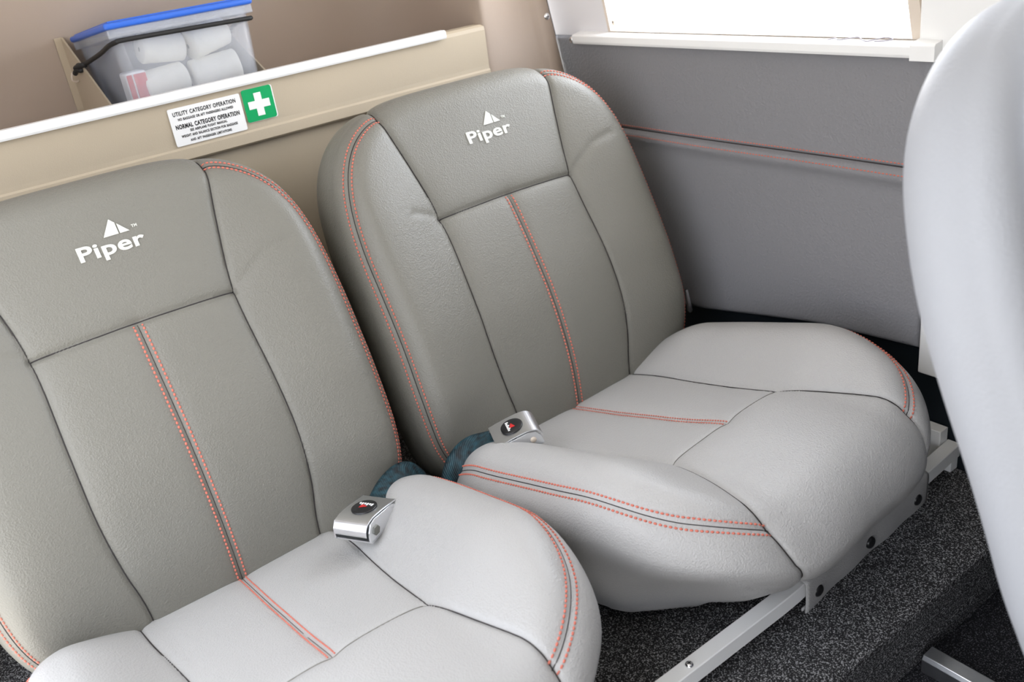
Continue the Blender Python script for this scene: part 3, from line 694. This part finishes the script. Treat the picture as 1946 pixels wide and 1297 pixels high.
def buckle(M, parent, hexbolt=True):
    """lift-lever lap buckle; local x = length (webbing enters at x=0), y = width, z = up"""
    Lb, Wb, Hb = .052, .040, .017
    # body: channel with two cheeks and a floor
    prof = [(0, .0), (.006, Hb*.62), (.012, Hb*.80), (Lb*.72, Hb*1.02), (Lb*.88, Hb*.95), (Lb*.97, Hb*.62), (Lb, .1*Hb), (Lb*.98, 0)]
    bm = bmesh.new()
    for y0, y1 in ((-Wb/2, -Wb/2+.0016), (Wb/2-.0016, Wb/2)):
        v0 = [bm.verts.new((x, y0, z)) for x, z in prof]; v1 = [bm.verts.new((x, y1, z)) for x, z in prof]; n = len(prof)
        bm.faces.new(v0); bm.faces.new(v1[::-1])
        for i in range(n): bm.faces.new((v0[i], v1[i], v1[(i+1) % n], v0[(i+1) % n]))
    bbox(bm, (.0, -Wb/2, -.0005), (Lb*.97, Wb/2, .0012))
    for v in bm.verts: v.co = M @ v.co
    bmesh.ops.recalc_face_normals(bm, faces=bm.faces)
    body = bmo('buckle_body', bm, STEEL, parent, False)
    # lever plate: bends down over the far end
    lp = catmull([(.004, Hb*.78), (.014, Hb*.90), (Lb*.5, Hb*1.04), (Lb*.74, Hb*1.12), (Lb*.90, Hb*1.04), (Lb*.99, Hb*.80), (Lb*1.02, Hb*.50)], 4)
    bm = bmesh.new(); rows = []
    for x, z in lp: rows.append([bm.verts.new((x, -Wb/2+.0022, z)), bm.verts.new((x, Wb/2-.0022, z))])
    fs = [bm.faces.new((rows[i][0], rows[i][1], rows[i+1][1], rows[i+1][0])) for i in range(len(rows)-1)]
    r = bmesh.ops.extrude_face_region(bm, geom=fs)
    for g in r['geom']:
        if isinstance(g, bmesh.types.BMVert): g.co.z -= .0014
    for v in bm.verts: v.co = M @ v.co
    bmesh.ops.recalc_face_normals(bm, faces=bm.faces)
    lever = bmo('buckle_lever', bm, STEEL, parent, False, 'brushed silver lift lever')
    # round black badge lying on the lever
    zc = Hb*1.075; Mb = M @ Matrix.Translation((Lb*.50, 0, zc)) @ Matrix.Rotation(-math.atan2(Hb*.10, Lb*.3), 4, 'Y')
    v, f = lathe([(.0118, -.001), (.0118, .0004), (.0110, .0009), (.0002, .0011)], Mb, 36)
    bd = raw('badge', v, f, BLACK, lever, True, 'round black badge')
    bm = bmesh.new()
    t1 = [(-.002, -.0035), (.0045, -.0035), (.0012, .0040)]
    vs = [bm.verts.new(Mb @ Vector((x-.001, y, .0014))) for x, y in t1]; bm.faces.new(vs); bmo('badge_mark', bm, REDINK, bd, False, 'small red triangle')
    bm = bmesh.new()
    for q in range(6):
        y = -.0070+q*.0026; bbox(bm, (-.0052, y, .0011), (-.0030+.0012*(q % 2), y+.0016, .0015), 0, 2, Mb)
    bmo('badge_mark', bm, STICKW, bd, False, 'row of small pale characters')
    for sy in (-1, 1):
        Mh = M @ Matrix.Translation((Lb*.80, sy*Wb/2, Hb*.48)) @ Matrix.Rotation(-sy*PI/2, 4, 'X')
        if hexbolt: v, f = lathe([(.0048, 0), (.0048, .0014), (.0042, .0018)], Mh, 6); o = raw('bolt', v, f, BOLTM, body, False, 'dull hexagonal bolt head')
        else: v, f = lathe([(.0032, 0), (.0030, .001), (.0012, .0014)], Mh, 20); o = raw('rivet', v, f, CREAM, body, True, 'small round rivet')
        Mh = M @ Matrix.Translation((Lb*.16, sy*Wb/2, Hb*.42)) @ Matrix.Rotation(-sy*PI/2, 4, 'X')
        v, f = lathe([(.0020, 0), (.0019, .0006), (.0008, .0009)], Mh, 12); raw('rivet', v, f, CREAM, body, True, 'small round rivet')
def axes(o, x, z):
    x = Vector(x).normalized(); z = Vector(z); y = z.cross(x).normalized(); z = x.cross(y).normalized()
    M = Matrix((x, y, z)).transposed().to_4x4(); M.translation = Vector(o); return M
b1 = thing('lap_belt', 'silver lap belt buckle and teal strap lying on the left seat cushion', 'seat belt', (.31, .82, .40))
M1 = axes((.3285, .8160, .4095), (-.88, -.46, -.02), (-.10, .02, 1)) @ Matrix.Scale(1.22, 4); buckle(M1, b1, True)
ribbon('webbing', [(.318, .809, .4135), (.334, .820, .4150), (.352, .833, .4150), (.370, .847, .4100), (.387, .860, .3980), (.400, .868, .3780), (.408, .872, .345)],
       [(0, 0, 1), (0, -.1, 1), (.05, -.3, 1), (.15, -.5, .9), (.35, -.7, .7), (.5, -.8, .5), (.6, -.8, .2)], .042, .0022, WEB, b1, 'dark teal woven strap')
b2 = thing('lap_belt', 'silver lap belt buckle and teal strap lying on the right seat cushion', 'seat belt', (.50, .82, .40))
M2 = axes((.4800, .8175, .4115), (.92, -.38, .12), (-.10, -.05, 1)) @ Matrix.Scale(1.18, 4); buckle(M2, b2, False)
ribbon('webbing', [(.512, .812, .4185), (.497, .818, .4170), (.480, .826, .4150), (.462, .834, .4080), (.446, .838, .3920), (.436, .838, .368), (.430, .838, .335)],
       [(0, 0, 1), (0, 0, 1), (-.15, -.15, 1), (-.4, -.35, .9), (-.6, -.6, .6), (-.7, -.8, .3), (-.7, -.8, .1)], .044, .0022, WEB, b2, 'dark teal woven strap')

# ------------------------------------------------------------------ front seat (seen from its inboard side)
fs = thing('front_seat', 'pale grey leather seat filling the right edge of the photo, out of focus', 'seat', (.69, .1, 0))
TF = math.radians(22); FUP = (0, math.sin(TF), math.cos(TF)); FNO = (0, -math.cos(TF), math.sin(TF))
rel = lambda u, v: .007*sstep(np.abs(u), .0, .17)
FB = Pad((.697, .102, .4475), FUP, FNO, .2125, .2805, .221, (3.0, 4.0), .026, .051, taper_back, rel, [], seed=5, wob=.001)
frg = FB.ring(.94, PI*1.25, -PI*.25, 240); FB.seams = [('soft', frg)]
fbk = FB.mesh('backrest', LEATHER_FRONT, fs, 260, 1.55)
FB.thread('seam', frg, LEATHER_FRONT, fbk, .0008, .0006)
FC = Pad((.697, .10, .44), (0, -math.cos(.1), math.sin(.1)), (0, math.sin(.1), math.cos(.1)), .21, .235, .225, (3, 4), .04, .09, taper_back, rel, [], seed=6)
FC.mesh('seat_cushion', LEATHER_FRONT, fs, 120, 1.6)
bm = bmesh.new()
for lo, hi in (((.47, -.32, .335), (.91, .16, .355)), ((.742, -.30, .189), (.762, .12, .34)), ((.50, -.30, .189), (.520, .12, .34))): bbox(bm, lo, hi, .003)
bmo('seat_base', bm, WHITE, fs)
def track(x, label):
    t = thing('seat_rail', label, 'seat rail', (x, 0, 0))
    prism('rail', [(x-.013, .165), (x-.013, .183), (x-.010, .188), (x+.007, .189), (x+.010, .184), (x+.013, .165)], 1, -.55, .4045, STEEL, t, .0006)
track(.752, 'polished metal rail on the dark lower carpet at the bottom right corner')
bpy.data.objects['seat_rail'].location = (.752, 0, .165)
for c_ in bpy.data.objects['seat_rail'].children: c_.location = (-.752, 0, -.165)
